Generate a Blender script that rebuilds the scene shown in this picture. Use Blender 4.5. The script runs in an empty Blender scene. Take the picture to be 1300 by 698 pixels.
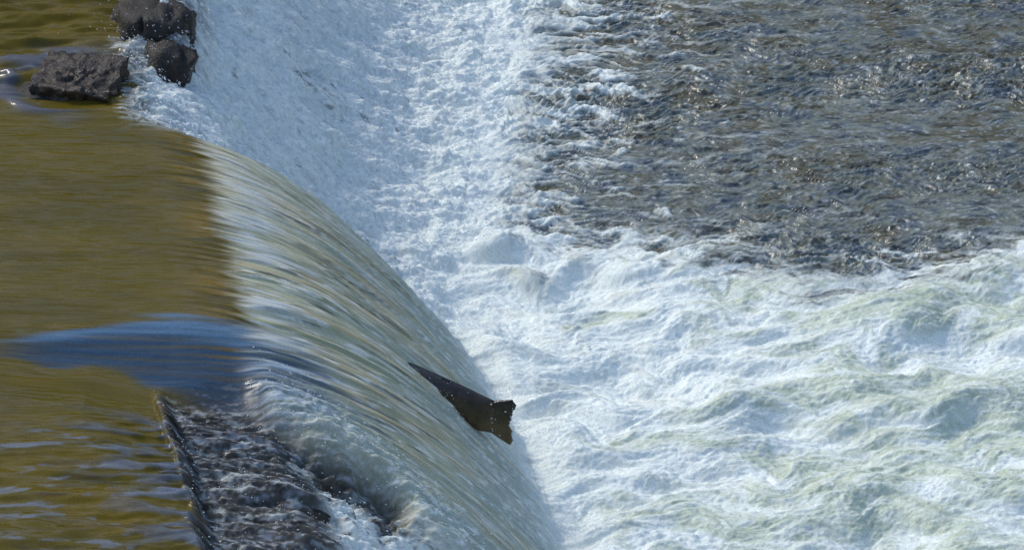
import bpy, bmesh, math, random
import numpy as np
from mathutils import Vector, Matrix, noise as mnoise

# ------------------------------------------------------------------ camera, sky, sun, exposure
S = bpy.context.scene
COL = S.collection
ELEV = math.radians(30.0)          # how far the camera looks down
DIST = 14.0
SUN_EL, SUN_ROT = math.radians(43.0), math.radians(-52.0)

cam_d = bpy.data.cameras.new("camera")
cam = bpy.data.objects.new("camera", cam_d)
COL.objects.link(cam)
cam.location = (0, -DIST * math.cos(ELEV), DIST * math.sin(ELEV))
cam.rotation_euler = (math.pi / 2 - ELEV, 0, 0)
cam_d.sensor_width = 36.0
cam_d.lens = 36.0 * DIST / 3.25
cam_d.clip_end = 500.0
S.camera = cam

world = bpy.data.worlds.new("World")
S.world = world
world.use_nodes = True
wn = world.node_tree
sky = wn.nodes.new("ShaderNodeTexSky")
sky.sky_type = 'NISHITA'
sky.sun_disc = False
sky.sun_elevation = SUN_EL
sky.sun_rotation = SUN_ROT
wn.links.new(sky.outputs[0], wn.nodes["Background"].inputs[0])
wn.nodes["Background"].inputs[1].default_value = 0.15

sun_d = bpy.data.lights.new("sun", 'SUN')
sun_d.energy = 1.5
sun_d.angle = math.radians(14)
sun_d.color = (1.0, 0.94, 0.83)
sun = bpy.data.objects.new("sun", sun_d)
COL.objects.link(sun)
to_sun = Vector((math.sin(SUN_ROT) * math.cos(SUN_EL), math.cos(SUN_ROT) * math.cos(SUN_EL), math.sin(SUN_EL)))
sun.rotation_euler = to_sun.to_track_quat('Z', 'Y').to_euler()
sun.location = to_sun * 30

S.view_settings.view_transform = 'Standard'
S.view_settings.look = 'None'
S.view_settings.exposure = 0.48
S.view_settings.gamma = 1.0
S.cycles.max_bounces = 5
S.cycles.use_denoising = True

# ------------------------------------------------------------------ small helpers
H = 0.75                             # height of the upper river above the lower one
rng = np.random.default_rng(7)
random.seed(7)
F32 = np.float32


def at(u, v, z=0.0):
    """survey: where a sight line of the photograph (1300 x 698) meets the level z"""
    dx, dy = (u - 650) / 400.0, (349 - v) / 400.0
    f = Vector((0, math.cos(ELEV), -math.sin(ELEV)))
    up = Vector((0, math.sin(ELEV), math.cos(ELEV)))
    d = f * DIST + Vector((1, 0, 0)) * dx + up * dy
    o = cam.location
    t = (z - o.z) / d.z
    p = o + d * t
    return p.x, p.y


def sst(a, b, x):
    t = np.clip((x - a) / (b - a), 0, 1)
    return t * t * (3 - 2 * t)


def lerp(a, b, t):
    return a + (b - a) * t


NT = 512
CELLS = 64


def make_tile(seed):
    """one octave of smooth periodic noise, unit variance, CELLS features across"""
    r = np.random.default_rng(seed)
    f = np.fft.fft2(r.standard_normal((NT, NT)))
    k = np.fft.fftfreq(NT) * NT
    kr = np.hypot(k[:, None], k[None, :])
    band = np.exp(-((kr - CELLS * 0.62) / (CELLS * 0.26)) ** 2)
    t = np.real(np.fft.ifft2(f * band))
    return (t / t.std()).astype(F32)


TILES = [make_tile(s) for s in range(100, 106)]


def bil(t, x, y):
    """bilinear lookup; one unit = one feature"""
    k = NT / CELLS
    x = x * k; y = y * k
    xi = np.floor(x); yi = np.floor(y)
    fx = (x - xi).astype(F32); fy = (y - yi).astype(F32)
    xi = xi.astype(np.int32) & (NT - 1); yi = yi.astype(np.int32) & (NT - 1)
    x1 = (xi + 1) & (NT - 1); y1 = (yi + 1) & (NT - 1)
    a = t[yi, xi]; b = t[yi, x1]; c = t[y1, xi]; d = t[y1, x1]
    return (a + (b - a) * fx) * (1 - fy) + (c + (d - c) * fx) * fy


def n1(x, y, lx, ly, k=0):
    a = 0.35 + 1.1 * k
    if lx == ly:
        ca, sa = math.cos(a), math.sin(a)
        x, y = x * ca - y * sa, x * sa + y * ca
    return bil(TILES[k % len(TILES)], x / lx + 17.3 * k, y / ly + 9.1 * k)


def fbm(x, y, lx, ly, octs=4, gain=0.55, k=0):
    s = 0; a = 1.0; w = 0
    for o in range(octs):
        s = s + a * n1(x, y, lx / 2 ** o, ly / 2 ** o, k + o)
        w += a * a
        a *= gain
    return s / math.sqrt(w)


def billow(x, y, lx, ly, octs=4, gain=0.55, k=0):
    """puffy lumps with sharp creases, about 0..1.5"""
    s = 0; a = 1.0; w = 0
    for o in range(octs):
        s = s + a * np.abs(n1(x, y, lx / 2 ** o, ly / 2 ** o, k + o))
        w += a
        a *= gain
    return s / w


def ridge(x, y, lx, ly, k=0, sharp=2.0):
    return np.clip(1 - np.abs(n1(x, y, lx, ly, k)) * 1.1, 0, 1) ** sharp


GX = [np.gradient(t, axis=1) for t in TILES]
GY = [np.gradient(t, axis=0) for t in TILES]


def swirl(x, y, lam, amount, steps=5, k=0):
    """carry points back along a curl-noise flow: folds and eddies, as foam is drawn out"""
    h = amount / steps
    for i in range(steps):
        u = bil(GY[k], x / lam, y / lam); v = -bil(GX[k], x / lam, y / lam)
        u2 = bil(GY[k + 1], x / lam * 2.1, y / lam * 2.1); v2 = -bil(GX[k + 1], x / lam * 2.1, y / lam * 2.1)
        x = x - h * (u + 0.5 * u2) * 4; y = y - h * (v + 0.5 * v2) * 4
    return x, y


def blob(X, Y, u, v, ru, rv, z=0.0):
    """soft oval patch lying on the water about a surveyed point (sizes in photo pixels)"""
    cx, cy = at(u, v, z)
    d = np.hypot((X - cx) / (ru / 400.0), (Y - cy) / (rv / 200.0))
    return np.clip(1 - d, -1, 1)


# ------------------------------------------------------------------ materials
def water_material(name, grain, bump, spec=0.5):
    m = bpy.data.materials.new(name)
    m.use_nodes = True
    nt = m.node_tree; N = nt.nodes; L = nt.links
    b = N["Principled BSDF"]
    at_c = N.new("ShaderNodeAttribute"); at_c.attribute_name = "albedo"
    at_f = N.new("ShaderNodeAttribute"); at_f.attribute_name = "froth"     # x froth, y roughness
    sep = N.new("ShaderNodeSeparateColor"); L.new(at_f.outputs["Color"], sep.inputs[0])
    geo = N.new("ShaderNodeNewGeometry")
    tex = N.new("ShaderNodeTexNoise"); tex.inputs["Scale"].default_value = grain; tex.inputs["Detail"].default_value = 3
    L.new(geo.outputs["Position"], tex.inputs["Vector"])
    # bubbles vary the white a little
    mr = N.new("ShaderNodeMapRange"); mr.inputs[1].default_value = 0.25; mr.inputs[2].default_value = 0.75
    mr.inputs[3].default_value = 0.80; mr.inputs[4].default_value = 1.15
    L.new(tex.outputs[0], mr.inputs[0])
    mul = N.new("ShaderNodeMixRGB"); mul.blend_type = 'MULTIPLY'; mul.inputs[0].default_value = 1.0
    L.new(at_c.outputs["Color"], mul.inputs[1]); L.new(mr.outputs[0], mul.inputs[2])
    L.new(mul.outputs[0], b.inputs["Base Color"])
    L.new(sep.outputs[1], b.inputs["Roughness"])
    b.inputs["IOR"].default_value = 1.33
    b.inputs["Specular IOR Level"].default_value = spec
    b.subsurface_method = 'BURLEY'
    ss = N.new("ShaderNodeMath"); ss.operation = 'MULTIPLY'; ss.inputs[1].default_value = 0.85
    L.new(sep.outputs[0], ss.inputs[0]); L.new(ss.outputs[0], b.inputs["Subsurface Weight"])
    b.inputs["Subsurface Radius"].default_value = (1.0, 1.0, 1.0)
    b.inputs["Subsurface Scale"].default_value = 0.012
    bp = N.new("ShaderNodeBump"); bp.inputs["Distance"].default_value = 0.004
    st = N.new("ShaderNodeMath"); st.operation = 'MULTIPLY_ADD'
    L.new(sep.outputs[0], st.inputs[0]); st.inputs[1].default_value = bump; st.inputs[2].default_value = 0.03
    L.new(st.outputs[0], bp.inputs["Strength"]); L.new(tex.outputs[0], bp.inputs["Height"])
    L.new(bp.outputs[0], b.inputs["Normal"])
    return m


def rock_material(name, c1, c2, rough=0.35, scale=30):
    m = bpy.data.materials.new(name)
    m.use_nodes = True
    nt = m.node_tree; N = nt.nodes; L = nt.links
    b = N["Principled BSDF"]
    tc = N.new("ShaderNodeTexCoord")
    n_a = N.new("ShaderNodeTexNoise"); n_a.inputs["Scale"].default_value = scale; n_a.inputs["Detail"].default_value = 8
    n_a.inputs["Roughness"].default_value = 0.7
    n_b = N.new("ShaderNodeTexNoise"); n_b.inputs["Scale"].default_value = scale * 7; n_b.inputs["Detail"].default_value = 4
    for t in (n_a, n_b):
        L.new(tc.outputs["Object"], t.inputs["Vector"])
    cr = N.new("ShaderNodeValToRGB")
    cr.color_ramp.elements[0].position = 0.38; cr.color_ramp.elements[0].color = (*c1, 1)
    cr.color_ramp.elements[1].position = 0.66; cr.color_ramp.elements[1].color = (*c2, 1)
    L.new(n_a.outputs[0], cr.inputs[0]); L.new(cr.outputs[0], b.inputs["Base Color"])
    rr = N.new("ShaderNodeMapRange"); rr.inputs[3].default_value = rough * 0.5; rr.inputs[4].default_value = rough * 1.7
    L.new(n_b.outputs[0], rr.inputs[0]); L.new(rr.outputs[0], b.inputs["Roughness"])
    bp = N.new("ShaderNodeBump"); bp.inputs["Distance"].default_value = 0.006; bp.inputs["Strength"].default_value = 0.9
    ad = N.new("ShaderNodeMath"); ad.operation = 'ADD'
    L.new(n_a.outputs[0], ad.inputs[0]); L.new(n_b.outputs[0], ad.inputs[1]); L.new(ad.outputs[0], bp.inputs["Height"])
    L.new(bp.outputs[0], b.inputs["Normal"])
    return m


M_UPPER = water_material("smooth_river_water", 160, 0.3, 0.26)
M_FALL = water_material("falling_river_water", 260, 0.6, 0.28)
M_LOWER = water_material("foaming_river_water", 210, 0.5, 0.6)
M_ROCK = rock_material("wet_dark_rock", (0.004, 0.003, 0.002), (0.030, 0.021, 0.012))
M_BOULDER = rock_material("wet_brown_rock", (0.005, 0.0035, 0.002), (0.078, 0.050, 0.028), 0.16, 30)
M_MOSS = rock_material("mossy_wet_rock", (0.010, 0.010, 0.007), (0.055, 0.060, 0.030))

# ------------------------------------------------------------------ the river surface
def spaced(parts, lo, hi):
    a = []
    for (p, q, d) in parts:
        a.append(np.arange(p, q, d))
    a = np.concatenate(a + [[parts[-1][1]]])
    ext_r = []; x = a[-1]; d = 0.02
    while x < hi:
        x += d; d *= 1.35; ext_r.append(x)
    ext_l = []; x = a[0]; d = 0.02
    while x > lo:
        x -= d; d *= 1.35; ext_l.append(x)
    return np.concatenate([ext_l[::-1], a, ext_r])


xs = spaced([(-1.82, -1.15, 0.0052), (-1.15, 0.15, 0.0035), (0.15, 1.88, 0.0041)], -40, 45)
ys = spaced([(-3.3, -2.25, 0.0062), (-2.25, -0.30, 0.0038), (-0.30, 2.2, 0.0054)], -9, 11)
nx, ny = len(xs), len(ys)
X, Y = np.meshgrid(xs, ys)
X = X.astype(np.float64); Y = Y.astype(np.float64)

# lines of the weir
p_nc0, p_nc1 = at(150, 0, H), at(158, 130, H)
p_g0, p_g1 = at(250, 150, H), at(325, 475, H)
p_s0, p_s1 = at(197, 462, H), at(250, 698, H)
YN = p_g0[1]                      # far edge of the smooth sheet
YS = p_g1[1]                      # its near edge


def line(pts, Yv):
    pts = sorted(pts, key=lambda p: p[1])
    return np.interp(Yv, [p[1] for p in pts], [p[0] for p in pts])


wob = 0.02 * n1(Y, Y * 0 + 3.3, 0.5, 0.5, 1) + 0.008 * n1(Y, Y * 0 + 1.3, 0.13, 0.13, 2)
xcN = line([p_nc0, p_nc1, (p_nc0[0] - 0.05, 3.0), (p_nc1[0] + 0.02, YN - 0.2)], Y) + wob * 0.6
xcG = line([p_g0, p_g1, (p_g0[0] - .05, YN + .3), (p_g1[0] + .05, YS - .4)], Y)
xcS = line([p_s0, p_s1, (p_s1[0] + 0.15, -6)], Y) + wob * 0.5
xb = line([at(548, 405), at(600, 470), at(655, 570), at(705, 690), (-0.18, 0.4), (-0.12, 1.6), (-0.1, 3), (0.35, -3.2)], Y)
wN = sst(YN - 0.06, YN + 0.07, Y + 0.015 * n1(X, Y, 0.3, 0.3, 3))
yS = YS - 0.02 - 0.33 * np.clip((X - p_g1[0]) / 0.6, 0, 1.5)
wS = 1 - sst(-0.09, 0.07, Y - yS + 0.02 * n1(X, Y, 0.2, 0.2, 4))
wG = np.clip(1 - wN - wS, 0, 1)

# --- smooth profiles
# gap: free sheet, bending over the lip and thrown out in a parabola
xl = xcG - 0.20
span = np.maximum(xb + 0.03 - xl, 0.3)
t = np.clip((X - xl) / span, 0, 2)
zG = H - 0.012 * sst(-1.7, -1.0, X) - (H + 0.02) * t ** 2.05
# north: water sliding over stones on to a rough slope
tN = np.clip((X - xcN) / np.maximum(xb - xcN, .3), 0, 2)
zN = H - (H + 0.03) * (tN + 0.10 * np.sin(np.clip(tN, 0, 1) * 2 * math.pi) * -1)
capN = sst(0.0, 0.12, Y) * (1 - sst(0.17, 0.30, X - xcN))       # stone capping under a film of water
zN = zN + capN * np.clip(X - xcN, 0, .3) * 0.55
# south: little step off the crest, the capping, then the slope
dS = X - xcS
capw = 0.30
zS = H - 0.085 * sst(0.0, 0.06, dS) - 0.14 * np.clip(dS, 0, capw)
tS = np.clip((dS - capw) / np.maximum(xb - xcS - capw, .3), 0, 2)
zS = zS - (H - 0.10) * (0.78 * tS + 0.22 * tS ** 2)
kk = 0.02 + 0.07 * wN
Z0 = wN * zN + wG * zG + wS * zS
Z0 = 0.5 * (Z0 + np.sqrt(Z0 * Z0 + kk * kk))

onfall_N = wN * sst(-0.02, 0.05, X - xcN)
onfall_S = wS * sst(-0.01, 0.03, dS)
strN = n1(X + .2 * Y, Y, .14, .016, 3) + .7 * n1(X, Y, .10, .05, 1)
ragN = wN * sst(-.02, .05, X - xcN - .01 + .020 * strN)
rag = n1(X, Y, .25, .022, 4) + .8 * n1(X, Y, .15, .009, 2) + .8 * n1(X, Y, .3, .12, 1)
onfall_G = wG * sst(-0.06, 0.06, X - xcG)
ragG = wG * sst(-0.04, 0.05, X - xcG - 0.01 + 0.011 * rag)
fall = np.clip(onfall_N + onfall_S + onfall_G, 0, 1)
low = sst(-0.03 - .07 * wN, 0.12 + .10 * wN, X - xb)                     # lower river
up = np.clip(1 - fall, 0, 1) * (1 - low)
core = sst(-3.4, -3.2, Y) * (1 - sst(2.15, 2.6, Y)) * (1 - sst(1.85, 2.4, X)) * sst(-2.4, -1.8, X)
Zf = np.maximum(Z0, -0.02 * low)
Zf = np.where(low > 0, Z0 * (1 - low), Z0)

# --- masks on the lower river
bx = [-0.6, at(520, 322)[0], at(700, 316)[0], at(860, 318)[0], at(960, 335)[0], at(1060, 372)[0], at(1120, 352)[0], at(1200, 338)[0], at(1300, 322)[0], 2.5]
by = [0.15, at(520, 322)[1], at(700, 316)[1], at(860, 318)[1], at(960, 335)[1], at(1060, 372)[1], at(1120, 352)[1], at(1200, 338)[1], at(1300, 322)[1], 0.1]
Xw, Yw = swirl(X, Y, 0.30, 0.05, 4, 0)
Xw, Yw = swirl(X, Y, 0.22, 0.018, 4, 0)
edge = Yw - np.interp(Xw, bx, by)
boil = 1 - sst(-0.13, 0.13, edge + 0.085 * fbm(Xw, Yw, 0.32, 0.065, 5, .7, k=2))
boil_h = 1 - sst(-0.22, 0.22, Y - np.interp(X, bx, by) + 0.05 * fbm(X, Y, 0.36, 0.16, 2, .5, k=2))
dx_b = X - xb
# froth trailing off the foot of the north slope into the dark pool
A1x, A1y = swirl(X, Y, 0.16, 0.008, 5, 2)
trail_n = fbm(A1x, A1y, 0.26, 0.075, 5, 0.62, 1)
trail = 0.84 - dx_b / 0.58 + 0.18 * sst(0.5, 1.6, Y) + 0.45 * np.clip(1 - np.abs(edge) / 0.25, 0, 1) * sst(2.2, .5, dx_b)
trail_f = sst(-0.25, 0.62, trail * 1.25 - 0.45 + (.12 + .34 * sst(.1, .5, dx_b)) * trail_n)
A2x, A2y = swirl(X, Y, 0.16, 0.007, 3, 1)
lace = ridge(A2x, A2y, 0.26, 0.062, 3, 2.0)
trail_f = np.maximum(trail_f, 0.75 * sst(0.35, 0.9, lace + 0.5 * (trail - 0.35)) * sst(-0.55, 0.4, trail))

# --- boil
B1x, B1y = swirl(X, Y, 0.42, 0.022, 5, 0)
B2x, B2y = swirl(B1x, B1y, 0.17, 0.007, 4, 3)
tilt = -0.22
B1y = B1y + tilt * B1x * 0.5; B2y = B2y + tilt * B2x * 0.5
big = fbm(B1x, B1y, 0.62, 0.30, 3, 0.55, 0)
mid = fbm(B2x, B2y, 0.24, 0.105, 5, 0.62, 2)
green = 0 * X
for (u, v, ru, rv, s) in [(1130, 388, 150, 52, 1.0), (1265, 385, 80, 55, .9), (930, 372, 120, 26, .6), (770, 395, 60, 28, .6),
                          (1020, 515, 150, 40, .55), (1090, 590, 170, 62, .95), (1240, 560, 120, 90, .8), (870, 560, 140, 40, .45),
                          (830, 652, 150, 40, .7), (1110, 655, 120, 36, .9), (1220, 690, 110, 40, .8), (1200, 480, 150, 34, .6),
                          (1010, 440, 170, 26, .3), (960, 680, 150, 40, .6), (690, 600, 60, 60, .45), (1110, 505, 100, 30, .6)]:
    cx, cy = at(u, v)
    d = np.hypot((B1x - cx) / (ru / 400.0), (B1y - tilt * B1x * 0.5 - cy) / (rv / 200.0))
    green = np.maximum(green, s * np.clip(1.25 - d, 0, 1))
green = green * boil
gf = sst(0.10, 0.95, green * 1.3 + 0.22 * big + 0.30 * mid - 0.30 * sst(1.0, 0.3, X) + 0.05)
wisps = ridge(B2x, B2y, 0.40, 0.11, 4, 1.6)
wisps2 = ridge(B2x, B2y, 0.15, 0.05, 1, 1.4)
gf = np.clip(gf * (1 - 0.38 * wisps) * (1 - 0.12 * wisps2) * (1 + .25 * n1(B2x, B2y, .09, .03, 5)), 0, 1) * boil
dome = np.clip(1 - np.hypot((X - at(1130, 400)[0]) / .36, (Y - at(1130, 400)[1]) / .30), 0, 1)
dome = dome * dome * (3 - 2 * dome)

# --- heights
Zl = np.zeros_like(X)
hb = 0.020 * big + 0.0035 * mid - 0.006 * gf + 0.060 * dome
bil_l = billow(B2x, B2y, 0.22, 0.09, 4, 0.55, 1)
hb += 0.0065 * (bil_l - 0.6) * (1 - 0.6 * gf)
hb += 0.022 * np.exp(-((dx_b - 0.16) / 0.18) ** 2) * (0.7 + 0.4 * big)     # piled-up froth at the foot
hb += 0.0032 * billow(X + .02 * mid, Y, .055, .034, 3, .65, 5) + 0.0009 * fbm(X, Y, 0.028, 0.02, 3, .7, 2)
W1x, W1y = swirl(X, Y, 0.25, 0.014, 3, 1)
chop = ridge(W1x, W1y, 0.24, 0.085, 0, 1.0) * 0.36 + ridge(W1x, W1y, 0.13, 0.046, 2, 1.0) * 0.36 + 0.24 * ridge(W1x, W1y, 0.06, 0.026, 4, 1.0)
hd = 0.014 * (chop - 0.4) + 0.005 * n1(X, Y, 0.5, 0.3, 3) + 0.0020 * fbm(W1x, W1y, 0.046, 0.018, 3, 0.8, 1)
hd = hd * (0.85 + .28 * n1(W1x, W1y, 1.0, .40, 1))
hd += 0.009 * trail_f * (0.6 + billow(A1x, A1y, 0.10, 0.06, 4, .6, 3)) + 0.018 * np.exp(-((dx_b - 0.12) / 0.20) ** 2) * billow(A1x, A1y, 0.17, 0.12, 4, .6, 0)
Zl = lerp(hd, hb, boil_h)
# falls
Sx = X * 1.25
nN = billow(Sx + 0.4 * Y, Y, 0.10, 0.050, 4, 0.65, 0)
hN = 0.010 * fbm(Sx, Y, 0.24, 0.12, 3, .6, 2) + 0.008 * (nN - .6) + 0.0035 * fbm(Sx + .1 * Y, Y, 0.06, 0.015, 3, .75, 3)
Gy = Y + 0.03 * n1(X, Y, 0.9, 0.6, 1)
st_a = n1(X * 0.9, Gy, 0.50, 0.038, 0)
st_b = n1(X * 0.9, Gy, 0.34, 0.017, 2)
st_c = n1(X * 0.9, Gy, 0.22, 0.012, 4)
st_d = n1(X * 0.9, Gy, 0.9, 0.095, 3)
st_e = n1(X, Gy, 0.13, 0.0075, 1)
grow = sst(-1.12, -0.50, X)
st_f = n1(X + .1 * Y, Gy + .10 * X, .16, .016, 5); st_g = n1(X, Gy - .07 * X, .10, .009, 0)
hG = (0.006 * st_d + 0.0036 * st_a + 0.0018 * st_b + 0.0011 * st_c + 0.0007 * st_e + .0012 * st_f + .0007 * st_g) * grow
near_edge = sst(0.30, 0.0, Y - yS) * onfall_G
hG = hG + near_edge * (0.0045 * fbm(X, Y, 0.06, 0.03, 3, .7, 1)) * sst(-.75, -.5, X)
foot = np.exp(-((dx_b + 0.02) / 0.07) ** 2)
nS = billow(Sx, Y, 0.09, 0.06, 4, 0.65, 2)
onslope = sst(0.34, 0.46, dS)
hS = (0.020 * fbm(Sx, Y, 0.20, 0.12, 3, .6, 1) + 0.016 * (nS - .6)) * onslope
ledge = ridge(X + 0.15 * Y, Y, 0.55, 0.10, 3, 1.0)
hS = hS + sst(.55, 1, wS) * (1 - onslope) * (0.011 * fbm(X, Y, 0.42, 0.085, 3, .5, 0) + 0.010 * ledge + 0.0018 * fbm(X, Y, 0.06, 0.020, 3, .7, 3)) * sst(.0, .06, dS)
hS = hS + 0.0018 * fbm(X, Y, .05, .018, 3, .75, 4) * onfall_S
# upper river
rip = sst(-2.0, -2.3, Y) * 0.35 + sst(YN, YN + 0.25, Y) * 0.8 + 0.03
lipS = np.exp(-np.clip(xcS - X, 0, 9) / 0.16) * sst(-1.9, -2.1, Y)
hU = rip * (0.010 * fbm(X, Y, 0.42, 0.10, 3, .55, 0) + 0.0016 * fbm(X, Y, 0.10, 0.03, 2, .6, 2))
hU = hU + 0.0005 * fbm(X, Y, 0.20, 0.03, 3, .6, 3) + lipS * 0.006 * fbm(X * .6, Y, 0.12, 0.045, 3, .6, 1)
# the bulge of water bending into the gap round the end of the wall
hx0, hy0 = at(-30, 440, H); hx1, hy1 = at(330, 470, H)
hc = np.interp(X, [hx0, at(120, 412, H)[0], at(220, 395, H)[0], hx1], [at(15, 432, H)[1], at(120, 411, H)[1], at(220, 395, H)[1], at(330, 396, H)[1]])
hw = np.interp(X, [hx0 - .05, hx0, at(120, 412, H)[0], at(200, 412, H)[0], hx1], [0.05, 0.09, 0.17, 0.30, 0.45])
q = (hc - Y) / hw                                   # 0 at far edge of the bulge, 1 at its near edge
hump_on = sst(hx0 - 0.05, hx0 + 0.25, X) * sst(hx1 + .65, hx1 + .1, X)
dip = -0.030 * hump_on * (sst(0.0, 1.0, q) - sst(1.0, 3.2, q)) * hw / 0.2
sky_band = hump_on * sst(-0.08, 0.22, q + 0.06 * n1(X, Y, .5, .06, 2)) * (1 - sst(0.86, 1.06, q + 0.05 * n1(X, Y, .2, .1, 1)))  # band where the sky reflection is painted
sky_band = sky_band * sst(hx0 - .02, hx0 + .08, X) * (0.86 + 0.14 * n1(X, Y, .45, .018, 4))

# rings of water piled up round the boulder
bcx, bcy = at(98, 106, H)
rb = np.hypot((X - bcx) / 0.19, (Y - bcy) / 0.17)
rb = rb + .10 * n1(X, Y, .16, .05, 2)
collar = np.exp(-((rb - 1.18) / 0.16) ** 2) * sst(0.12, -0.12, X - bcx) + 0.4 * np.exp(-((rb - 1.3) / 0.25) ** 2) * sst(-0.05, 0.15, Y - bcy)
hU = hU + 0.010 * collar + .001 * np.exp(-((rb - 1.7) / .12) ** 2) * sst(.1, -.1, X - bcx)

dz = low * Zl + (1 - low) * (onfall_N * hN + onfall_G * hG + onfall_S * hS + np.clip(1 - fall, 0, 1) * (hU + dip))
dz = dz + (1 - low) * foot * fall * 0.008 * billow(X, Y, .08, .06, 3, .6, 4)
Z = Zf + dz * core
# push the froth of the falls out along the slope rather than straight up
gz = np.gradient(Zf, xs, axis=1)
nl = np.sqrt(1 + gz ** 2)
XD = X + (-gz / nl) * dz * core * fall * (1 - low) * 0.8
Z = np.where(fall * (1 - low) > 0, Zf + dz * core * (1 - (1 - 1 / nl) * fall * (1 - low)), Z)

def on_water(u, v):
    """where a sight line of the photograph meets the smooth water"""
    for k in range(400):
        z = 0.80 - k * 0.002
        x, y = at(u, v, z)
        i = min(max(int(np.searchsorted(xs, x)), 0), nx - 1); j = min(max(int(np.searchsorted(ys, y)), 0), ny - 1)
        if Zf[j, i] >= z:
            return x, y
    return at(u, v)


wl = [on_water(u, v) for (u, v) in ((520, 450), (545, 485), (575, 520), (600, 542), (625, 562))]
wake_d = np.full_like(X, 9.0)
for (p, q_) in zip(wl[:-1], wl[1:]):
    ex, ey = q_[0] - p[0], q_[1] - p[1]
    tt = np.clip(((X - p[0]) * ex + (Y - p[1]) * ey) / (ex * ex + ey * ey), 0, 1)
    wake_d = np.minimum(wake_d, np.hypot(X - p[0] - tt * ex, Y - p[1] - tt * ey))

# --- colours of the water, with sky and tree reflections painted in
def col(*c):
    return np.array(c, dtype=np.float64)


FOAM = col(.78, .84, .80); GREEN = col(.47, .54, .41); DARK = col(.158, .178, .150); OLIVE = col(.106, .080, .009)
OLIVE2 = col(.088, .069, .010); SKY_REFL = col(.026, .064, .120); ROCKY = col(.068, .067, .060); PALE = col(.50, .51, .36)
GOLD = col(.52, .40, .20); MOSSY = col(.25, .275, .135); UMBER = col(.10, .075, .035)


def mix(a, b, t):
    t = t[..., None]
    return a + (b - a) * t


ones = np.ones_like(X)[..., None]
# lower river: blue and pale sky reflections painted into the dark pool's colour
pool_n = fbm(X, Y, 0.16, 0.10, 4, .6, 4)  # mottling of the pool, oval patches added below
for (u, v, ru, rv) in [(1215, 62, 70, 26), (1130, 12, 30, 40), (1000, 215, 60, 22), (1075, 205, 50, 16), (1230, 165, 70, 24), (760, 60, 90, 30), (870, 25, 80, 26), (900, 130, 60, 22)]:
    pool_n = pool_n + 2.2 * sst(-.1, .7, blob(W1x, W1y, u, v, ru, rv) + .25 * n1(X, Y, .08, .04, 3))
c_pool = mix(DARK * ones, col(.100, .090, .050) * ones, sst(0.3, 1.8, pool_n + 0.5 * sst(0.3, 1.6, Y)) * 0.85)
c_pool = mix(c_pool, col(.060, .085, .115) * ones, sst(-0.2, -1.4, pool_n + .4 * n1(X, Y, .06, .02, 2)) * 0.8)
c_pool = mix(c_pool, col(.026, .030, .028) * ones, sst(0.2, 1.6, fbm(X, Y, 0.13, 0.045, 4, .7, 1)) * 0.8)
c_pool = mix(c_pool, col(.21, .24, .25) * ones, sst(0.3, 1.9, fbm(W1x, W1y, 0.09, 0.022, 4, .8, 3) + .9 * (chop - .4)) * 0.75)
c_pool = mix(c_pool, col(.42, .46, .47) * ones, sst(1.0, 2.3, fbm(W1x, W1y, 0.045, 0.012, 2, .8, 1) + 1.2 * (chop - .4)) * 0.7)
drift = sst(.75, 1.9, fbm(A2x, A2y, .40, .055, 5, .7, 5)) * np.exp(-np.clip(dx_b - .5, 0, 9) / .45) * .55
drift = drift + sst(.5, 1.6, fbm(A2x, A2y, .30, .045, 5, .7, 0)) * np.exp(-(np.clip(edge, 0, 9) / .14)) * .6
trail_f = np.maximum(trail_f, np.clip(drift * 1.25, 0, .85) * sst(.1, .4, dx_b))
crest = sst(0.62, 0.95, chop + .1 * n1(X, Y, .03, .02, 1))
fl = np.clip(trail_f + 0.22 * crest * sst(0.75, 0.1, trail_f), 0, 1)
c_pool = mix(c_pool, FOAM * ones, fl * 0.88)
c_boil = mix(FOAM * ones, GREEN * ones, gf)
crease = sst(.42, .08, bil_l) * .35 + sst(.9, 2.2, fbm(B2x, B2y, .06, .022, 3, .8, 0)) * .25
c_boil = mix(c_boil, col(.50, .56, .50) * ones, np.clip(crease, 0, 1) * (.5 + .5 * sst(.2, .9, X)))
mott = fbm(X + .03 * mid, Y, .050, .026, 4, .8, 1)
c_boil = mix(c_boil, FOAM * ones * 1.04, sst(.2, 1.8, mott) * .5)
c_boil = mix(c_boil, col(.52, .57, .50) * ones, sst(.4, 2.0, -mott) * (.22 + .25 * sst(.2, .9, X)))
thread = ridge(B2x + .01 * n1(X, Y, .05, .03, 1), B2y, .075, .030, 3, 4.0) * .35 + ridge(B2x, B2y, .032, .014, 5, 4.0) * .3
c_boil = mix(c_boil, FOAM * ones, np.clip(thread * gf * sst(-.8, .8, mid), 0, 1))
c_boil = mix(c_boil, col(.60, .62, .53) * ones, 0.35 * sst(0.2, 1.5, mid) * (1 - gf))
c_low = mix(c_pool, c_boil, boil)
f_low = lerp(fl, 1 - 0.6 * gf, boil)
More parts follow.
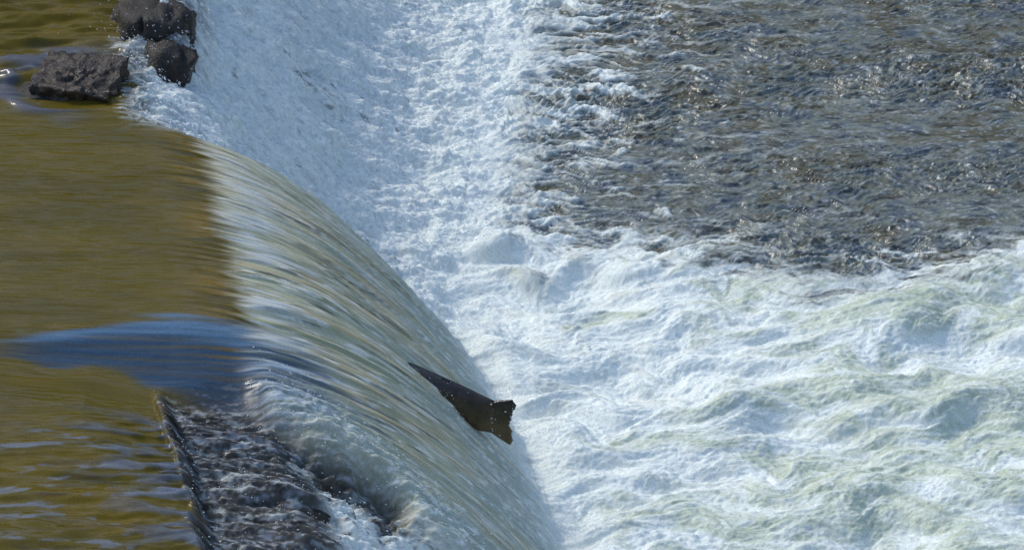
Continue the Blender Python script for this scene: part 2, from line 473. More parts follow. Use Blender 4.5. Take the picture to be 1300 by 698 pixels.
# north slope
thinN = sst(0.35, 1.25, fbm(Sx + .3 * Y, Y, .09, .035, 4, .7, 4) - 0.9 * tN + 0.2)
c_n = mix(FOAM * ones * 0.93, col(.42, .47, .50) * ones, 0.5 * thinN)
c_n = mix(c_n, FOAM * ones, sst(.4, 1.8, fbm(Sx + .1 * Y, Y, .07, .016, 3, .8, 2)) * .8)
darkN = capN * sst(-0.75, 0.35, fbm(X, Y, .12, .05, 4, .65, 1) + 0.3)
c_n = mix(c_n, ROCKY * ones, np.clip(darkN, 0, 1) * 0.95)
lipN = np.exp(-((X - xcN - .05) / .05) ** 2)
c_n = mix(c_n, col(.10, .11, .08) * ones, lipN * sst(-.6, 1.0, strN) * .85)
grainN = fbm(Sx, Y, .022, .010, 2, .9, 5)
c_n = mix(c_n, col(.42, .46, .50) * ones, sst(.5, 1.8, grainN) * .45)
c_n = mix(c_n, col(.90, .93, .92) * ones, sst(.6, 1.8, -grainN) * .6)
gap = sst(2.1, 3.0, fbm(Sx + .1 * Y, Y, .13, .045, 4, .65, 1) + .5 * n1(X, Y, .5, .4, 0))
c_n = mix(c_n, col(.16, .17, .16) * ones, gap * .8)
c_n = mix(c_n, col(.30, .34, .36) * ones, sst(.3, 1.7, -strN + .4 * thinN) * sst(.40, .05, tN) * .6)
f_n = (1 - 0.6 * thinN) * (1 - .6 * lipN)
f_n = f_n * (1 - 0.8 * darkN)
# sheet: aerated streaks, with golden tree reflections and pale highlights painted in
pg = sst(-0.9, 0.9, st_d + 0.5 * st_a)
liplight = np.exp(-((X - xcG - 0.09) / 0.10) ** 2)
c_g = mix(PALE * ones, GOLD * ones, sst(-0.5, 1.5, st_d * 0.7 + 0.6 * st_b + .4 * st_f) * 0.85)
c_g = mix(c_g, MOSSY * ones, sst(0.0, 1.9, -st_d * 0.5 + 0.7 * st_a + .7 * st_f) * 0.75)
c_g = mix(c_g, UMBER * ones, sst(0.7, 2.0, 0.4 * st_b + 0.8 * st_e + 0.7 * st_g) * 0.6)
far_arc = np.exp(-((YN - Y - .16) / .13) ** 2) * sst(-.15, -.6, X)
c_g = mix(c_g, col(.44, .45, .32) * ones, .34 * ones[..., 0])
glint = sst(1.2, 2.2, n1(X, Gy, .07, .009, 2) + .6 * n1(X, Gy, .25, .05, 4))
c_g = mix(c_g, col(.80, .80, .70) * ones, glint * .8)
c_g = mix(c_g, col(.66, .62, .48) * ones, far_arc * sst(-.6, 1.2, st_b * .6 + st_c * .6 + st_g * .5) * .8)  # cream highlights painted along the far edge
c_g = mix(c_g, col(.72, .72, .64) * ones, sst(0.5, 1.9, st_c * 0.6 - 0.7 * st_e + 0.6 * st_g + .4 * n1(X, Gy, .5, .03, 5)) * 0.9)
c_g = mix(c_g, col(.030, .026, .020) * ones, sst(1.4, 2.4, st_c - .6 * st_b + .6 * st_g) * 0.7)
c_g = mix(c_g, SKY_REFL * ones, np.clip(sky_band, 0, 1) * 0.92 * sst(0.34, 0.08, X - xcG + .07 * st_b))  # painted sky reflection carried on over the lip
c_g = mix(c_g, col(.34, .45, .56) * ones, np.clip(sky_band * 1.3, 0, 1) * np.exp(-((X - xcG - 0.10) / 0.12) ** 2) * sst(-0.6, 1.0, st_c + st_b) * .8)
c_g = mix(c_g, col(.52, .59, .62) * ones, (1 - .9 * np.clip(sky_band, 0, 1)) * liplight * 0.6 * sst(-.3, 1.5, .8 * n1(X, Y, .4, .22, 2) +  .6 * st_d + .6 * st_b + .5 * st_c))
froth_g = np.clip(near_edge * sst(-0.80, -0.45, X) * 0.9 + sst(0.58, 0.95, t + .07 * st_a + .05 * st_f + .05 * n1(X, Y, .2, .15, 3)) * 0.92 + 0.55 * sst(0.10, -0.02, YN - 0.0 - Y + 0.06) * sst(-.9, -.6, X), 0, 1)
froth_g = np.clip(froth_g + .75 * np.exp(-(wake_d / .022) ** 2) * sst(-.8, .8, fbm(X, Y, .05, .02, 3, .7, 2)) + .25 * np.exp(-(wake_d / .07) ** 2), 0, 1)
froth_g = froth_g * (0.72 + 0.28 * sst(-1, 1, st_a + st_c))
frn = sst(.2, 1.6, fbm(X, Y, .04, .016, 3, .8, 4))
c_g = mix(c_g, mix(col(.40, .47, .42) * ones, FOAM * ones, frn), np.clip(froth_g, 0, 1) * .92)
f_g = 0.15 + 0.75 * froth_g
# south
sn = fbm(X, Y, .10, .04, 4, .68, 2)
speck = sst(0.5, 2.2, fbm(X, Y, .075, .022, 4, .7, 1) + 0.5 * n1(X, Y, .25, .10, 3))
foamS = np.clip(onslope * sst(-0.9, 0.5, sn + 1.1) + (1 - onslope) * speck * 0.5, 0, 1)
for (u, v, ru, rv, zz) in [(418, 612, 46, 26, .52), (462, 655, 54, 26, .42), (500, 695, 44, 20, .36)]:
    foamS = foamS * (1 - 0.97 * sst(0.05, 0.5, blob(X, Y, u, v, ru, rv, zz) + 0.16 * sn))
foamS = np.clip(foamS + speck * .5 * onslope, 0, 1)
strand = n1(X + .3 * Y, Y, .12, .020, 3) + .7 * n1(X + .3 * Y, Y, .10, .010, 1)
lipband = np.exp(-((dS - 0.035 + .012 * strand) / 0.026) ** 2)
c_s0 = mix(ROCKY * ones, col(.012, .010, .009) * ones, lipband * .9)  # dark lip line: shade and dark reflection painted into the colour
c_s0 = mix(c_s0, col(.16, .12, .07) * ones, lipband * sst(.3, 1.6, strand) * .8)
c_s0 = mix(c_s0, col(.45, .48, .52) * ones, lipband * sst(.9, 2.0, -strand) * .8)
foamS = foamS * (1 - .9 * lipband)
fine = sst(.3, 2.0, fbm(X, Y, .05, .013, 3, .8, 5) + .5 * n1(X, Y, .3, .07, 2))
c_s0 = mix(c_s0, col(.30, .32, .35) * ones, fine * (1 - lipband) * .85)
c_s0 = mix(c_s0, col(.014, .013, .012) * ones, sst(.5, 1.8, fbm(X, Y, .22, .05, 4, .7, 0)) * .65)
c_s = mix(c_s0, FOAM * ones * 0.9, foamS)
f_s = np.maximum(foamS, .12)
# upper river: olive of the bed and of mirrored trees painted as one colour
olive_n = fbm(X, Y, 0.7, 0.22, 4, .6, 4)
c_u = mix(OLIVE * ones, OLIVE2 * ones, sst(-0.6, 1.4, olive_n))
c_u = mix(c_u, col(.16, .105, .012) * ones, sst(0.1, 1.8, fbm(X, Y, 0.5, 0.16, 3, .6, 1)) * 0.3)
c_u = mix(c_u, col(.028, .026, .016) * ones, sst(0.9, 2.2, fbm(X, Y, .3, .05, 3, .6, 0)) * 0.5 * sst(-1.9, -2.2, Y))
c_u = mix(c_u, SKY_REFL * ones, np.clip(sky_band, 0, 1) * 0.93)  # sky reflection on the bulge, painted slate blue
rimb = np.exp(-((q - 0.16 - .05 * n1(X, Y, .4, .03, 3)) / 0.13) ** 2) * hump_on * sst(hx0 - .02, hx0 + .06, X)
c_u = mix(c_u, col(.10, .19, .30) * ones, np.clip(rimb, 0, 1) * .75)  # lighter gloss painted along the bulge's far edge
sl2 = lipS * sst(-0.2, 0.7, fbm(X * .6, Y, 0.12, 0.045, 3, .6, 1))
c_u = mix(c_u, col(.10, .14, .22) * ones, np.clip(sl2, 0, 1) * 0.7)  # blue ripple reflections painted in along the crest
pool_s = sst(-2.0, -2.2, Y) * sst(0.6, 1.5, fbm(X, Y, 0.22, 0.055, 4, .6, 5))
c_u = mix(c_u, col(.16, .19, .24) * ones, pool_s * 0.65)  # pale streaks of mirrored sky painted on the near pool
c_u = mix(c_u, col(.10, .115, .15) * ones, np.clip(collar * 1.2, 0, 1) * 0.8)  # blue-grey reflection painted on the piled-up water
brush = np.exp(-((X - xcG + .05) / .07) ** 2) * wG * (1 - np.clip(sky_band, 0, 1)) * (1 - np.clip(rimb, 0, 1))
c_u = mix(c_u, col(.20, .125, .02) * ones, brush * sst(-.2, 1.5, rag) * .7)
c_u = mix(c_u, col(.05, .04, .008) * ones, brush * sst(.2, 1.7, -rag) * .6)
f_u = 0 * X

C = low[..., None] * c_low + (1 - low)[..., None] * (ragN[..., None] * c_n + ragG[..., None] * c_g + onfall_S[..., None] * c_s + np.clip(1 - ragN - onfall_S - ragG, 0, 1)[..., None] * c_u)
FR = low * f_low + (1 - low) * (ragN * f_n + ragG * f_g + onfall_S * f_s)
# foot of the fall: all froth
ft = np.clip(np.exp(-((dx_b - 0.04) / 0.09) ** 2) * 1.3, 0, 1) * (1 - 0.5 * sst(-1.5, -2.0, Y))
C = mix(C, FOAM * ones, ft * 0.8)
FR = np.maximum(FR, ft)
RO = 0.06 + .07 * low * (1 - np.clip(FR, 0, 1)) + .3 * np.clip(4 * wS * wG, 0, 1) * (1 - low) + .13 * low * (1 - np.clip(FR, 0, 1)) + 0.62 * np.clip(FR, 0, 1) ** 0.7


def build_water():
    V = np.stack([XD, Y, Z], -1).reshape(-1, 3).astype(F32)
    # normals of the whole surface, so that the pieces join without a seam
    P = np.stack([XD, Y, Z], -1)
    du = np.gradient(P, axis=1); dv = np.gradient(P, axis=0)
    nr = np.cross(du, dv); nr /= np.linalg.norm(nr, axis=-1, keepdims=True)
    nr = nr.reshape(-1, 3)
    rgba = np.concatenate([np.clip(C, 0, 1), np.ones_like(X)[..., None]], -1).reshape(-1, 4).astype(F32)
    fr = np.stack([np.clip(FR, 0, 1), np.clip(RO, 0, 1), 0 * X, 0 * X + 1], -1).reshape(-1, 4).astype(F32)
    idx = np.arange(nx * ny).reshape(ny, nx)
    q4 = np.stack([idx[:-1, :-1], idx[:-1, 1:], idx[1:, 1:], idx[1:, :-1]], -1)
    xcrest = wN * xcN + wG * (xcG - 0.02) + wS * xcS
    part = np.where(X < xcrest, 0, np.where(X < xb + 0.02, 1, 2))[:-1, :-1]
    for k, (name, mat) in enumerate((("upper_river", M_UPPER), ("falling_water", M_FALL), ("lower_river", M_LOWER))):
        f = q4[part == k].reshape(-1, 4)
        used, inv = np.unique(f, return_inverse=True)
        f = inv.reshape(-1, 4)
        me = bpy.data.meshes.new(name)
        me.vertices.add(len(used)); me.vertices.foreach_set("co", V[used].ravel())
        me.loops.add(f.size); me.loops.foreach_set("vertex_index", f.ravel().astype(np.int32))
        me.polygons.add(len(f))
        me.polygons.foreach_set("loop_start", np.arange(0, f.size, 4, dtype=np.int32))
        me.update(calc_edges=True)
        me.polygons.foreach_set("use_smooth", np.ones(len(f), dtype=bool))
        for an, src in (("albedo", rgba), ("froth", fr)):
            a = me.attributes.new(an, 'FLOAT_COLOR', 'POINT')
            a.data.foreach_set("color", src[used].ravel())
        me.normals_split_custom_set_from_vertices(nr[used].tolist())
        me.materials.append(mat)
        o = bpy.data.objects.new(name, me); COL.objects.link(o)
        o["kind"] = "structure"
    return nr


NR = build_water().reshape(ny, nx, 3)


def height_at(x, y):
    i = min(max(int(np.searchsorted(xs, x)), 0), nx - 1); j = min(max(int(np.searchsorted(ys, y)), 0), ny - 1)
    return float(Z[j, i])


# ------------------------------------------------------------------ objects
def mesh_obj(name, verts, faces, mat, parent=None, smooth=True):
    me = bpy.data.meshes.new(name)
    me.from_pydata(verts, [], faces)
    me.update()
    if smooth:
        for p in me.polygons:
            p.use_smooth = True
    me.materials.append(mat)
    o = bpy.data.objects.new(name, me); COL.objects.link(o)
    if parent is not None:
        o.parent = parent
    return o


def tag(o, label=None, cat=None, group=None, kind=None):
    for k, v in (("label", label), ("category", cat), ("group", group), ("kind", kind)):
        if v:
            o[k] = v
    return o


def stone_mesh(size, seed, sub=4, boxy=0.5, rough=0.10, chip=0.05):
    """a worn block: a sphere pulled towards a box, then knocked about"""
    bm = bmesh.new()
    bmesh.ops.create_icosphere(bm, subdivisions=sub, radius=1.0)
    off = Vector((seed * 3.7, seed * 1.9, seed * 5.3))
    for v in bm.verts:
        d = v.co.normalized()
        m = max(abs(d.x), abs(d.y), abs(d.z))
        r = lerp(1.0, 1.0 / m, boxy) * lerp(1.0, 0.82, boxy)
        n = mnoise.fractal(d * 1.3 + off, 1.0, 2.0, 3) * rough * 1.6 + mnoise.fractal(d * 5 + off, 0.9, 2.1, 4) * chip
        n += abs(mnoise.noise(d * 2.6 + off)) * -rough
        p = d * r * (1 + n)
        v.co = Vector((p.x * size[0], p.y * size[1], p.z * size[2]))
    vs = [tuple(v.co) for v in bm.verts]; fs = [tuple(l.index for l in f.verts) for f in bm.faces]
    bm.free()
    return vs, fs


# the boulder on the crest
vs, fs = stone_mesh((0.150, 0.125, 0.125), 3, 6, 0.82, 0.09, 0.12)
bo = mesh_obj("boulder", vs, fs, M_BOULDER)
bo.location = (at(100, 106, H)[0], at(100, 106, H)[1], H - 0.052)
bo.rotation_euler = (math.radians(9), math.radians(4), math.radians(-12))
tag(bo, "wet brown boulder with a pale rough top, parting the smooth olive water at the crest", "boulder")
vs, fs = stone_mesh((0.075, 0.09, 0.06), 8, 4, 0.4, 0.12, 0.04)
b2 = mesh_obj("boulder", vs, fs, M_ROCK)
b2.location = (at(48, 112, H)[0], at(48, 112, H)[1], H - 0.042)
tag(b2, "small dark drowned rock against the left side of the brown boulder", "boulder")

# the weir under the water, with the stones that show
weir = bpy.data.objects.new("stone_weir", None); COL.objects.link(weir)
weir.location = (-0.6, -0.8, 0)
tag(weir, "low dark stone weir crossing the river under the falling water", "weir")


def weir_core():
    yy = np.linspace(-8, 10, 60)
    secs = []
    for y in yy:
        xc = float(np.interp(y, ys, (xcN * (Y > -1.2) + xcS * (Y <= -1.2))[:, 0]))
        x_b = float(np.interp(y, ys, xb[:, 0]))
        top = H - 0.20 if y > YN - .1 or y < YS else H - 0.22
        secs.append([(xc - 0.25, y, -0.6), (xc - 0.12, y, top - .02), (xc + 0.08, y, top - 0.06), (x_b - 0.42, y, 0.16), (x_b - 0.25, y, -0.6)])
    vs = [(p[0] - weir.location.x, p[1] - weir.location.y, p[2]) for s in secs for p in s]
    fs = []
    for i in range(len(secs) - 1):
        for j in range(4):
            a = i * 5 + j
            fs.append((a, a + 1, a + 6, a + 5))
    return vs, fs


mesh_obj("wall", *weir_core(), M_ROCK, weir)
stones = [  # photo point, water level there, size, sunk by, material
    (190, 46, .68, (0.130, 0.22, 0.12), -0.03, 'r'), (212, 120, .60, (0.100, 0.12, 0.15), -0.04, 'r'), (215, 82, .64, (0.085, 0.11, 0.10), -0.02, 'r'), (157, 22, .72, (0.035, 0.12, 0.07), 0.03, 'm'),
    (262, 500, .66, (0.14, 0.09, 0.05), 0.20, 'm'), (230, 512, .66, (0.06, 0.07, 0.05), 0.17, 'm'), (295, 516, .64, (0.10, 0.06, 0.05), 0.16, 'r'),
    (320, 560, .62, (0.14, 0.10, 0.05), 0.16, 'r'), (290, 605, .62, (0.16, 0.10, 0.05), 0.17, 'r'), (345, 650, .59, (0.14, 0.09, 0.05), 0.16, 'r'),
]
for i, (u, v, z, sz, sink, mk) in enumerate(stones):
    x, y = at(u, v, z)
    zz = height_at(x, y)
    vs, fs = stone_mesh(sz, 11 + i, 4, 0.45, 0.16, 0.07)
    s = mesh_obj("stone", vs, fs, M_MOSS if mk == 'm' else M_ROCK, weir)
    s.location = (x - weir.location.x, y - weir.location.y, zz - sz[2] * 0.8 + 0.02 - sink * 0.3)
    s.rotation_euler = (random.uniform(-.12, .12), 0.18 + random.uniform(-.1, .1), random.uniform(-.25, .25))

# ------------------------------------------------------------------ the leaping salmon
def fish_material():
    m = bpy.data.materials.new("salmon_skin")
    m.use_nodes = True
    nt = m.node_tree; N = nt.nodes; L = nt.links
    b = N["Principled BSDF"]
    tc = N.new("ShaderNodeTexCoord")
    sp = N.new("ShaderNodeSeparateXYZ"); L.new(tc.outputs["Object"], sp.inputs[0])
    mr = N.new("ShaderNodeMapRange"); mr.inputs[1].default_value = -0.07; mr.inputs[2].default_value = 0.07
    L.new(sp.outputs[2], mr.inputs[0])
    ra = N.new("ShaderNodeValToRGB")
    ra.color_ramp.elements[0].position = 0.0; ra.color_ramp.elements[0].color = (.170, .115, .055, 1)
    ra.color_ramp.elements[1].position = 1.0; ra.color_ramp.elements[1].color = (.014, .014, .015, 1)
    e = ra.color_ramp.elements.new(0.55); e.color = (.080, .058, .028, 1)
    L.new(mr.outputs[0], ra.inputs[0])
    no = N.new("ShaderNodeTexNoise"); no.inputs["Scale"].default_value = 22; no.inputs["Detail"].default_value = 5
    L.new(tc.outputs["Object"], no.inputs["Vector"])
    vo = N.new("ShaderNodeTexVoronoi"); vo.inputs["Scale"].default_value = 55
    L.new(tc.outputs["Object"], vo.inputs["Vector"])
    spot = N.new("ShaderNodeMapRange"); spot.inputs[1].default_value = 0.10; spot.inputs[2].default_value = 0.30
    spot.inputs[3].default_value = 0.35; spot.inputs[4].default_value = 1.0
    L.new(vo.outputs["Distance"], spot.inputs[0])
    m1 = N.new("ShaderNodeMixRGB"); m1.blend_type = 'MULTIPLY'; m1.inputs[0].default_value = 0.8
    L.new(ra.outputs[0], m1.inputs[1]); L.new(spot.outputs[0], m1.inputs[2])
    m2 = N.new("ShaderNodeMixRGB"); m2.blend_type = 'OVERLAY'; m2.inputs[0].default_value = 0.9
    L.new(m1.outputs[0], m2.inputs[1]); L.new(no.outputs[0], m2.inputs[2])
    L.new(m2.outputs[0], b.inputs["Base Color"])
    b.inputs["Roughness"].default_value = 0.22
    bp = N.new("ShaderNodeBump"); bp.inputs["Distance"].default_value = 0.002; bp.inputs["Strength"].default_value = 0.4
    v2 = N.new("ShaderNodeTexVoronoi"); v2.inputs["Scale"].default_value = 190
    L.new(tc.outputs["Object"], v2.inputs["Vector"]); L.new(v2.outputs["Distance"], bp.inputs["Height"])
    L.new(bp.outputs[0], b.inputs["Normal"])
    return m


M_FISH = fish_material()
M_EYE = bpy.data.materials.new("dark_eye"); M_EYE.use_nodes = True
M_EYE.node_tree.nodes["Principled BSDF"].inputs["Base Color"].default_value = (.01, .01, .008, 1)
M_EYE.node_tree.nodes["Principled BSDF"].inputs["Roughness"].default_value = 0.1


def salmon():
    """local axes: +X head, +Z back, Y across; origin at the root of the tail fin"""
    #         x      half depth  half width   centre z
    prof = [(-0.012, 0.053, 0.003, 0), (0, .055, .010, 0), (.03, .057, .023, 0), (.07, .064, .029, 0), (.12, .072, .036, 0), (.18, .080, .042, 0),
            (.25, .088, .047, .001), (.33, .092, .051, .001), (.41, .090, .052, .001), (.49, .082, .05, 0), (.56, .071, .046, 0), (.62, .058, .038, -.002),
            (.66, .046, .03, -.004), (.69, .034, .022, -.007), (.715, .018, .012, -.010), (.722, .006, .005, -.012)]
    px = [p[0] for p in prof]
    xs_ = np.concatenate([np.linspace(-0.012, 0.6, 40), np.linspace(0.61, 0.722, 14)])
    nseg = 28
    vs = []; fs = []
    for x in xs_:
        hd_, hw_, cz = [float(np.interp(x, px, [p[k] for p in prof])) for k in (1, 2, 3)]
        sway = 0.020 * math.sin((x - 0.1) * 5.0) if x < 0.45 else 0.020 * math.sin(1.75)
        for a in range(nseg):
            th = 2 * math.pi * a / nseg
            c, s = math.cos(th), math.sin(th)
            vs.append((x, sway + hw_ * math.copysign(abs(c) ** 0.9, c), cz + hd_ * math.copysign(abs(s) ** 0.95, s)))
    n = len(xs_)
    for i in range(n - 1):
        for a in range(nseg):
            b = (a + 1) % nseg
            fs.append((i * nseg + a, (i + 1) * nseg + a, (i + 1) * nseg + b, i * nseg + b))
    fs.append(tuple(range(nseg))[::1]); fs.append(tuple((n - 1) * nseg + a for a in range(nseg))[::-1])

    def fin(grid, thick):
        """a fin: rows of (x, z) from its root out, with real thickness, fading to a thin edge"""
        base = len(vs); R = len(grid); Cn = len(grid[0])
        for side in (-1, 1):
            for r, row in enumerate(grid):
                for c_, (x, z) in enumerate(row):
                    th = thick * (1 - 0.75 * r / (R - 1)) * (1 + 0.45 * (c_ % 2))
                    sw = 0.020 * math.sin((x - 0.1) * 5.0) if x < 0.45 else 0.020 * math.sin(1.75)
                    vs.append((x, sw + side * th, z))
        m_ = R * Cn
        for r in range(R - 1):
            for c_ in range(Cn - 1):
                a = base + r * Cn + c_
                fs.append((a, a + 1, a + Cn + 1, a + Cn)); fs.append((a + m_, a + m_ + Cn, a + m_ + Cn + 1, a + m_ + 1))
        rim = [r * Cn for r in range(R)] + [(R - 1) * Cn + c_ for c_ in range(1, Cn)] + [r * Cn + Cn - 1 for r in range(R - 2, -1, -1)] + [c_ for c_ in range(Cn - 2, 0, -1)]
        for i in range(len(rim)):
            a, b = base + rim[i], base + rim[(i + 1) % len(rim)]
            fs.append((a, b, b + m_, a + m_))
    # tail fin: broad, shallow fork, frayed hind edge
    rr = random.Random(5)
    rows = []
    k_ = 21
    fray = [rr.uniform(-.0035, .0035) for _ in range(k_)]
    for r in range(7):
        f = r / 6
        row = []
        for c_ in range(k_):
            s = -1 + 2 * c_ / (k_ - 1)
            z = s * lerp(0.048, 0.076 + 0.006 * (1 - abs(s)), f ** 0.8)
            reach = 0.060 + 0.020 * abs(s) ** 1.5 - 0.016 * max(0, abs(s) - .8) / .2
            row.append((0.004 - f * reach + (fray[c_] if r == 6 else 0), z))
        rows.append(row)
    fin(rows, 0.006)
    # adipose, back and anal fins
    fin([[(0.150 + 0.012 * c_ , 0.070 + .002 * c_) for c_ in range(4)], [(0.140 + 0.010 * c_, 0.0765 + .001 * c_) for c_ in range(4)], [(0.133 + 0.007 * c_, 0.078 + .0005 * c_) for c_ in range(4)]], 0.004)
    fin([[(0.30 + 0.014 * c_, 0.080) for c_ in range(8)], [(0.285 + 0.014 * c_, 0.090 + .001 * c_) for c_ in range(8)], [(0.27 + 0.014 * c_, 0.094 + .001 * c_) for c_ in range(8)]], 0.004)
    fin([[(0.13 + 0.012 * c_, -0.060 - .0015 * c_) for c_ in range(7)], [(0.118 + 0.012 * c_, -0.085 - .003 * c_) for c_ in range(7)], [(0.108 + 0.012 * c_, -0.098 - .005 * c_) for c_ in range(7)]], 0.004)
    o = mesh_obj("salmon", vs, fs, M_FISH)
    for sd in (-1, 1):
        bm = bmesh.new(); bmesh.ops.create_uvsphere(bm, u_segments=12, v_segments=8, radius=0.008)
        ev = [tuple(v.co) for v in bm.verts]; ef = [tuple(q.index for q in f.verts) for f in bm.faces]; bm.free()
        e = mesh_obj("eye", ev, ef, M_EYE, o); e.location = (0.668, 0.020 + sd * 0.025, 0.012)
    return o


fish = salmon()
ax = Vector((-0.853, 0.520, 0.043)).normalized()          # heading into the fall, rolled a little on its side
back = Vector((0.0465, -0.0064, 0.9989))
side = back.cross(ax).normalized()
back = ax.cross(side)
fish.matrix_world = Matrix.Translation((-0.0600, -1.3340, 0.2950)) @ Matrix((ax, side, back)).transposed().to_4x4()
tag(fish, "dark brown salmon leaping up the fall, tail end out of the water sheet", "fish")

# ------------------------------------------------------------------ drops thrown up by the falls
def spray():
    m = bpy.data.materials.new("water_drops"); m.use_nodes = True
    b = m.node_tree.nodes["Principled BSDF"]
    b.inputs["Base Color"].default_value = (.82, .86, .90, 1); b.inputs["Roughness"].default_value = 0.15; b.inputs["IOR"].default_value = 1.33
    pos = []; rad = []; stretch = []
    P = np.stack([XD, Y, Z], -1)

    def scatter(weight, n, hmax, r0, r1, st):
        w = (weight * core).ravel().clip(0)
        # weight by the surface each grid cell stands for
        cell = (np.gradient(xs)[None, :] * np.gradient(ys)[:, None] * nl).ravel()
        w = w * cell
        w /= w.sum()
        k = rng.choice(w.size, n, p=w)
        h = rng.exponential(hmax, n)
        p = P.reshape(-1, 3)[k] + NR.reshape(-1, 3)[k] * h[:, None] + rng.normal(0, .003, (n, 3))
        pos.append(p); rad.append(r0 + (r1 - r0) * rng.random(n) ** 3); stretch.append(np.full(n, st))
    inview = (Y > -3.2) & (Y < 2.1) & (X > -1.8) & (X < 1.8)
    scatter(onfall_N * (1 - low) * (1 - 0.7 * capN) * inview, 24000, 0.008, .0008, .0028, 2.2)
    scatter(onfall_S * onslope * (1 - low) * inview * foamS, 6000, 0.008, .0008, .0028, 1.8)
    scatter(onfall_S * (1 - onslope) * inview * (foamS + .1), 1200, 0.006, .0008, .0024, 1.2)
    scatter(np.exp(-(((X - at(200, 70, .66)[0]) / .12) ** 2 + ((Y - .2) / .25) ** 2)) * inview, 1100, 0.03, .0006, .0020, 1.6)
    scatter(np.exp(-((dx_b - .08) / .12) ** 2) * inview, 20000, 0.026, .0005, .0024, 1.0)
    scatter(near_edge * sst(-.8, -.6, X) * inview, 2500, 0.006, .0008, .0022, 2.0)
    scatter(boil * low * inview * (1 - gf), 7000, 0.008, .0006, .0020, 1.0)
    scatter(trail_f * (1 - boil) * low * inview, 4000, 0.006, .0006, .0018, 1.0)
    fx, fy = at(600, 530, .2)
    scatter(np.exp(-(((X + .16) / .16) ** 2 + ((Y + 1.33) / .10) ** 2)) * onfall_G * inview, 350, 0.012, .0005, .0017, 1.8)
    # beads running off the tail
    M = np.array(fish.matrix_world)
    k = 46
    sgn = 1.0 if (fish.matrix_world.to_3x3() @ Vector((0, 1, 0))).y < 0 else -1.0
    s_ = rng.uniform(-1, 1, k); f_ = np.where(rng.random(k) < .55, rng.normal(1.0, .05, k), np.where(rng.random(k) < .6, rng.normal(0.12, .12, k), rng.random(k)))
    lx = .004 - f_ * (.060 + .016 * np.abs(s_)); lz = s_ * (.050 + .022 * np.clip(f_, 0, 1))
    ly = 0.020 * np.sin((lx - 0.1) * 5.0) + sgn * (.009 - .004 * np.clip(f_, 0, 1))
    loc = np.stack([lx, ly, lz, np.ones(k)], -1)
    pos.append((loc @ M.T)[:, :3]); rad.append(.0006 + .0026 * rng.random(k) ** 3); stretch.append(np.full(k, 1.2))
    pts = np.concatenate(pos); r = np.concatenate(rad); s = np.concatenate(stretch)
    base = np.array([(1, 0, 0), (0, 1, 0), (-1, 0, 0), (0, -1, 0), (0, 0, 1), (0, 0, -1)], dtype=np.float64)
    tri = np.array([(0, 1, 4), (1, 2, 4), (2, 3, 4), (3, 0, 4), (1, 0, 5), (2, 1, 5), (3, 2, 5), (0, 3, 5)])
    d = np.array([.75, 0, -.66])
    n = len(pts)
    V = base[None] * r[:, None, None]
    along = (V @ d)[..., None] * d
    V = V + along * (s - 1)[:, None, None] + pts[:, None, :]
    Fa = tri[None] + (np.arange(n) * 6)[:, None, None]
    me = bpy.data.meshes.new("spray")
    me.vertices.add(n * 6); me.vertices.foreach_set("co", V.astype(F32).ravel())
    me.loops.add(n * 24); me.loops.foreach_set("vertex_index", Fa.astype(np.int32).ravel())
    me.polygons.add(n * 8); me.polygons.foreach_set("loop_start", np.arange(0, n * 24, 3, dtype=np.int32))
    me.update(calc_edges=True)
    me.polygons.foreach_set("use_smooth", np.ones(n * 8, dtype=bool))
    me.materials.append(m)
    o = bpy.data.objects.new("spray", me); COL.objects.link(o)
    tag(o, "white drops of spray thrown up along the foot and slope of the fall", "spray", kind="stuff")


spray()

# ------------------------------------------------------------------ the banks that the water mirrors
def plain(name, c, rough=0.9):
    m = bpy.data.materials.new(name); m.use_nodes = True
    N = m.node_tree.nodes; b = N["Principled BSDF"]
    no = N.new("ShaderNodeTexNoise"); no.inputs["Scale"].default_value = 1.3; no.inputs["Detail"].default_value = 6
    mx = N.new("ShaderNodeMixRGB"); mx.inputs[1].default_value = (c[0] * .6, c[1] * .6, c[2] * .6, 1); mx.inputs[2].default_value = (c[0] * 1.3, c[1] * 1.3, c[2] * 1.3, 1)
    m.node_tree.links.new(no.outputs[0], mx.inputs[0]); m.node_tree.links.new(mx.outputs[0], b.inputs["Base Color"])
    b.inputs["Roughness"].default_value = rough
    return m


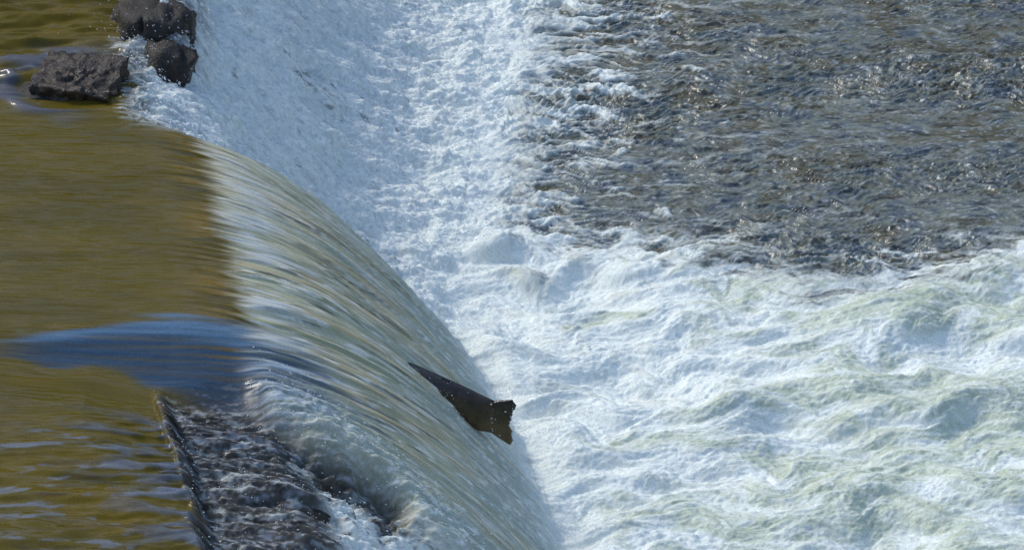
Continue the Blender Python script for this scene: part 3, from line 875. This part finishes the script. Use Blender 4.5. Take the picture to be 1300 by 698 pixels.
def banks():
    gx = np.linspace(-60, 70, 66); gy = np.concatenate([np.linspace(-60, -8, 20), np.linspace(-6, 8, 8), np.linspace(9, 70, 26)])
    GXm, GYm = np.meshgrid(gx, gy)
    z = np.where(GYm > 8.5, np.clip((GYm - 8.5) * 0.22, 0, 9), np.where(GYm < -7.5, np.clip((-7.5 - GYm) * 0.55, 0, 4.0), -1.0))
    z = np.where((GXm > 30) & (np.abs(GYm) <= 8.5), np.clip((GXm - 30) * .2, 0, 6) - .5, z)
    z = z + 0.4 * np.sin(GXm * .31 + GYm * .2) * (z > 0)
    vs = list(zip(GXm.ravel().tolist(), GYm.ravel().tolist(), z.ravel().tolist()))
    n_ = len(gx)
    fs = [(j * n_ + i, j * n_ + i + 1, (j + 1) * n_ + i + 1, (j + 1) * n_ + i) for j in range(len(gy) - 1) for i in range(n_ - 1)]
    o = mesh_obj("ground", vs, fs, plain("leaf_litter", (.10, .075, .03)))
    o["kind"] = "structure"
    # autumn wood on the far bank and down the river
    mats = [plain("golden_leaves", (.34, .22, .035)), plain("olive_leaves", (.20, .17, .035)), plain("green_leaves", (.09, .12, .03))]
    r = random.Random(3)
    V = []; Fc = []; mi = []
    spots = [(r.uniform(-38, 40), 9.5 + r.random() ** 1.5 * 16) for _ in range(150)] + [(r.uniform(30, 48), r.uniform(-8, 9)) for _ in range(35)]
    for (x, y) in spots:
        g = (y - 8.5) * .22 if y > 8.5 else 1.0
        h = r.uniform(4.5, 7.5); w = r.uniform(1.3, 2.3); k = r.choices((0, 1, 2), (4, 5, 3))[0]
        for _ in range(170):
            a = r.uniform(0, 6.28); e = r.uniform(-1, 1); q = math.sqrt(1 - e * e); rad = r.random() ** .4
            c = Vector((x + math.cos(a) * q * w * rad, y + math.sin(a) * q * w * rad, g + h * .52 + e * h * .48 * rad))
            nrm = Vector((r.gauss(0, 1), r.gauss(0, 1), r.gauss(0.4, 1))).normalized()
            t_ = nrm.orthogonal().normalized(); b_ = nrm.cross(t_)
            s = r.uniform(.16, .38)
            i = len(V)
            V += [tuple(c + t_ * s), tuple(c + b_ * s * .7), tuple(c - t_ * s), tuple(c - b_ * s * .7)]
            Fc.append((i, i + 1, i + 2, i + 3)); mi.append(k)
    o = mesh_obj("woodland", V, Fc, mats[0], smooth=False)
    o.data.materials.append(mats[1]); o.data.materials.append(mats[2])
    o.data.polygons.foreach_set("material_index", mi)
    tag(o, "autumn wood along the far bank, mirrored in the river", "wood", kind="stuff")


banks()
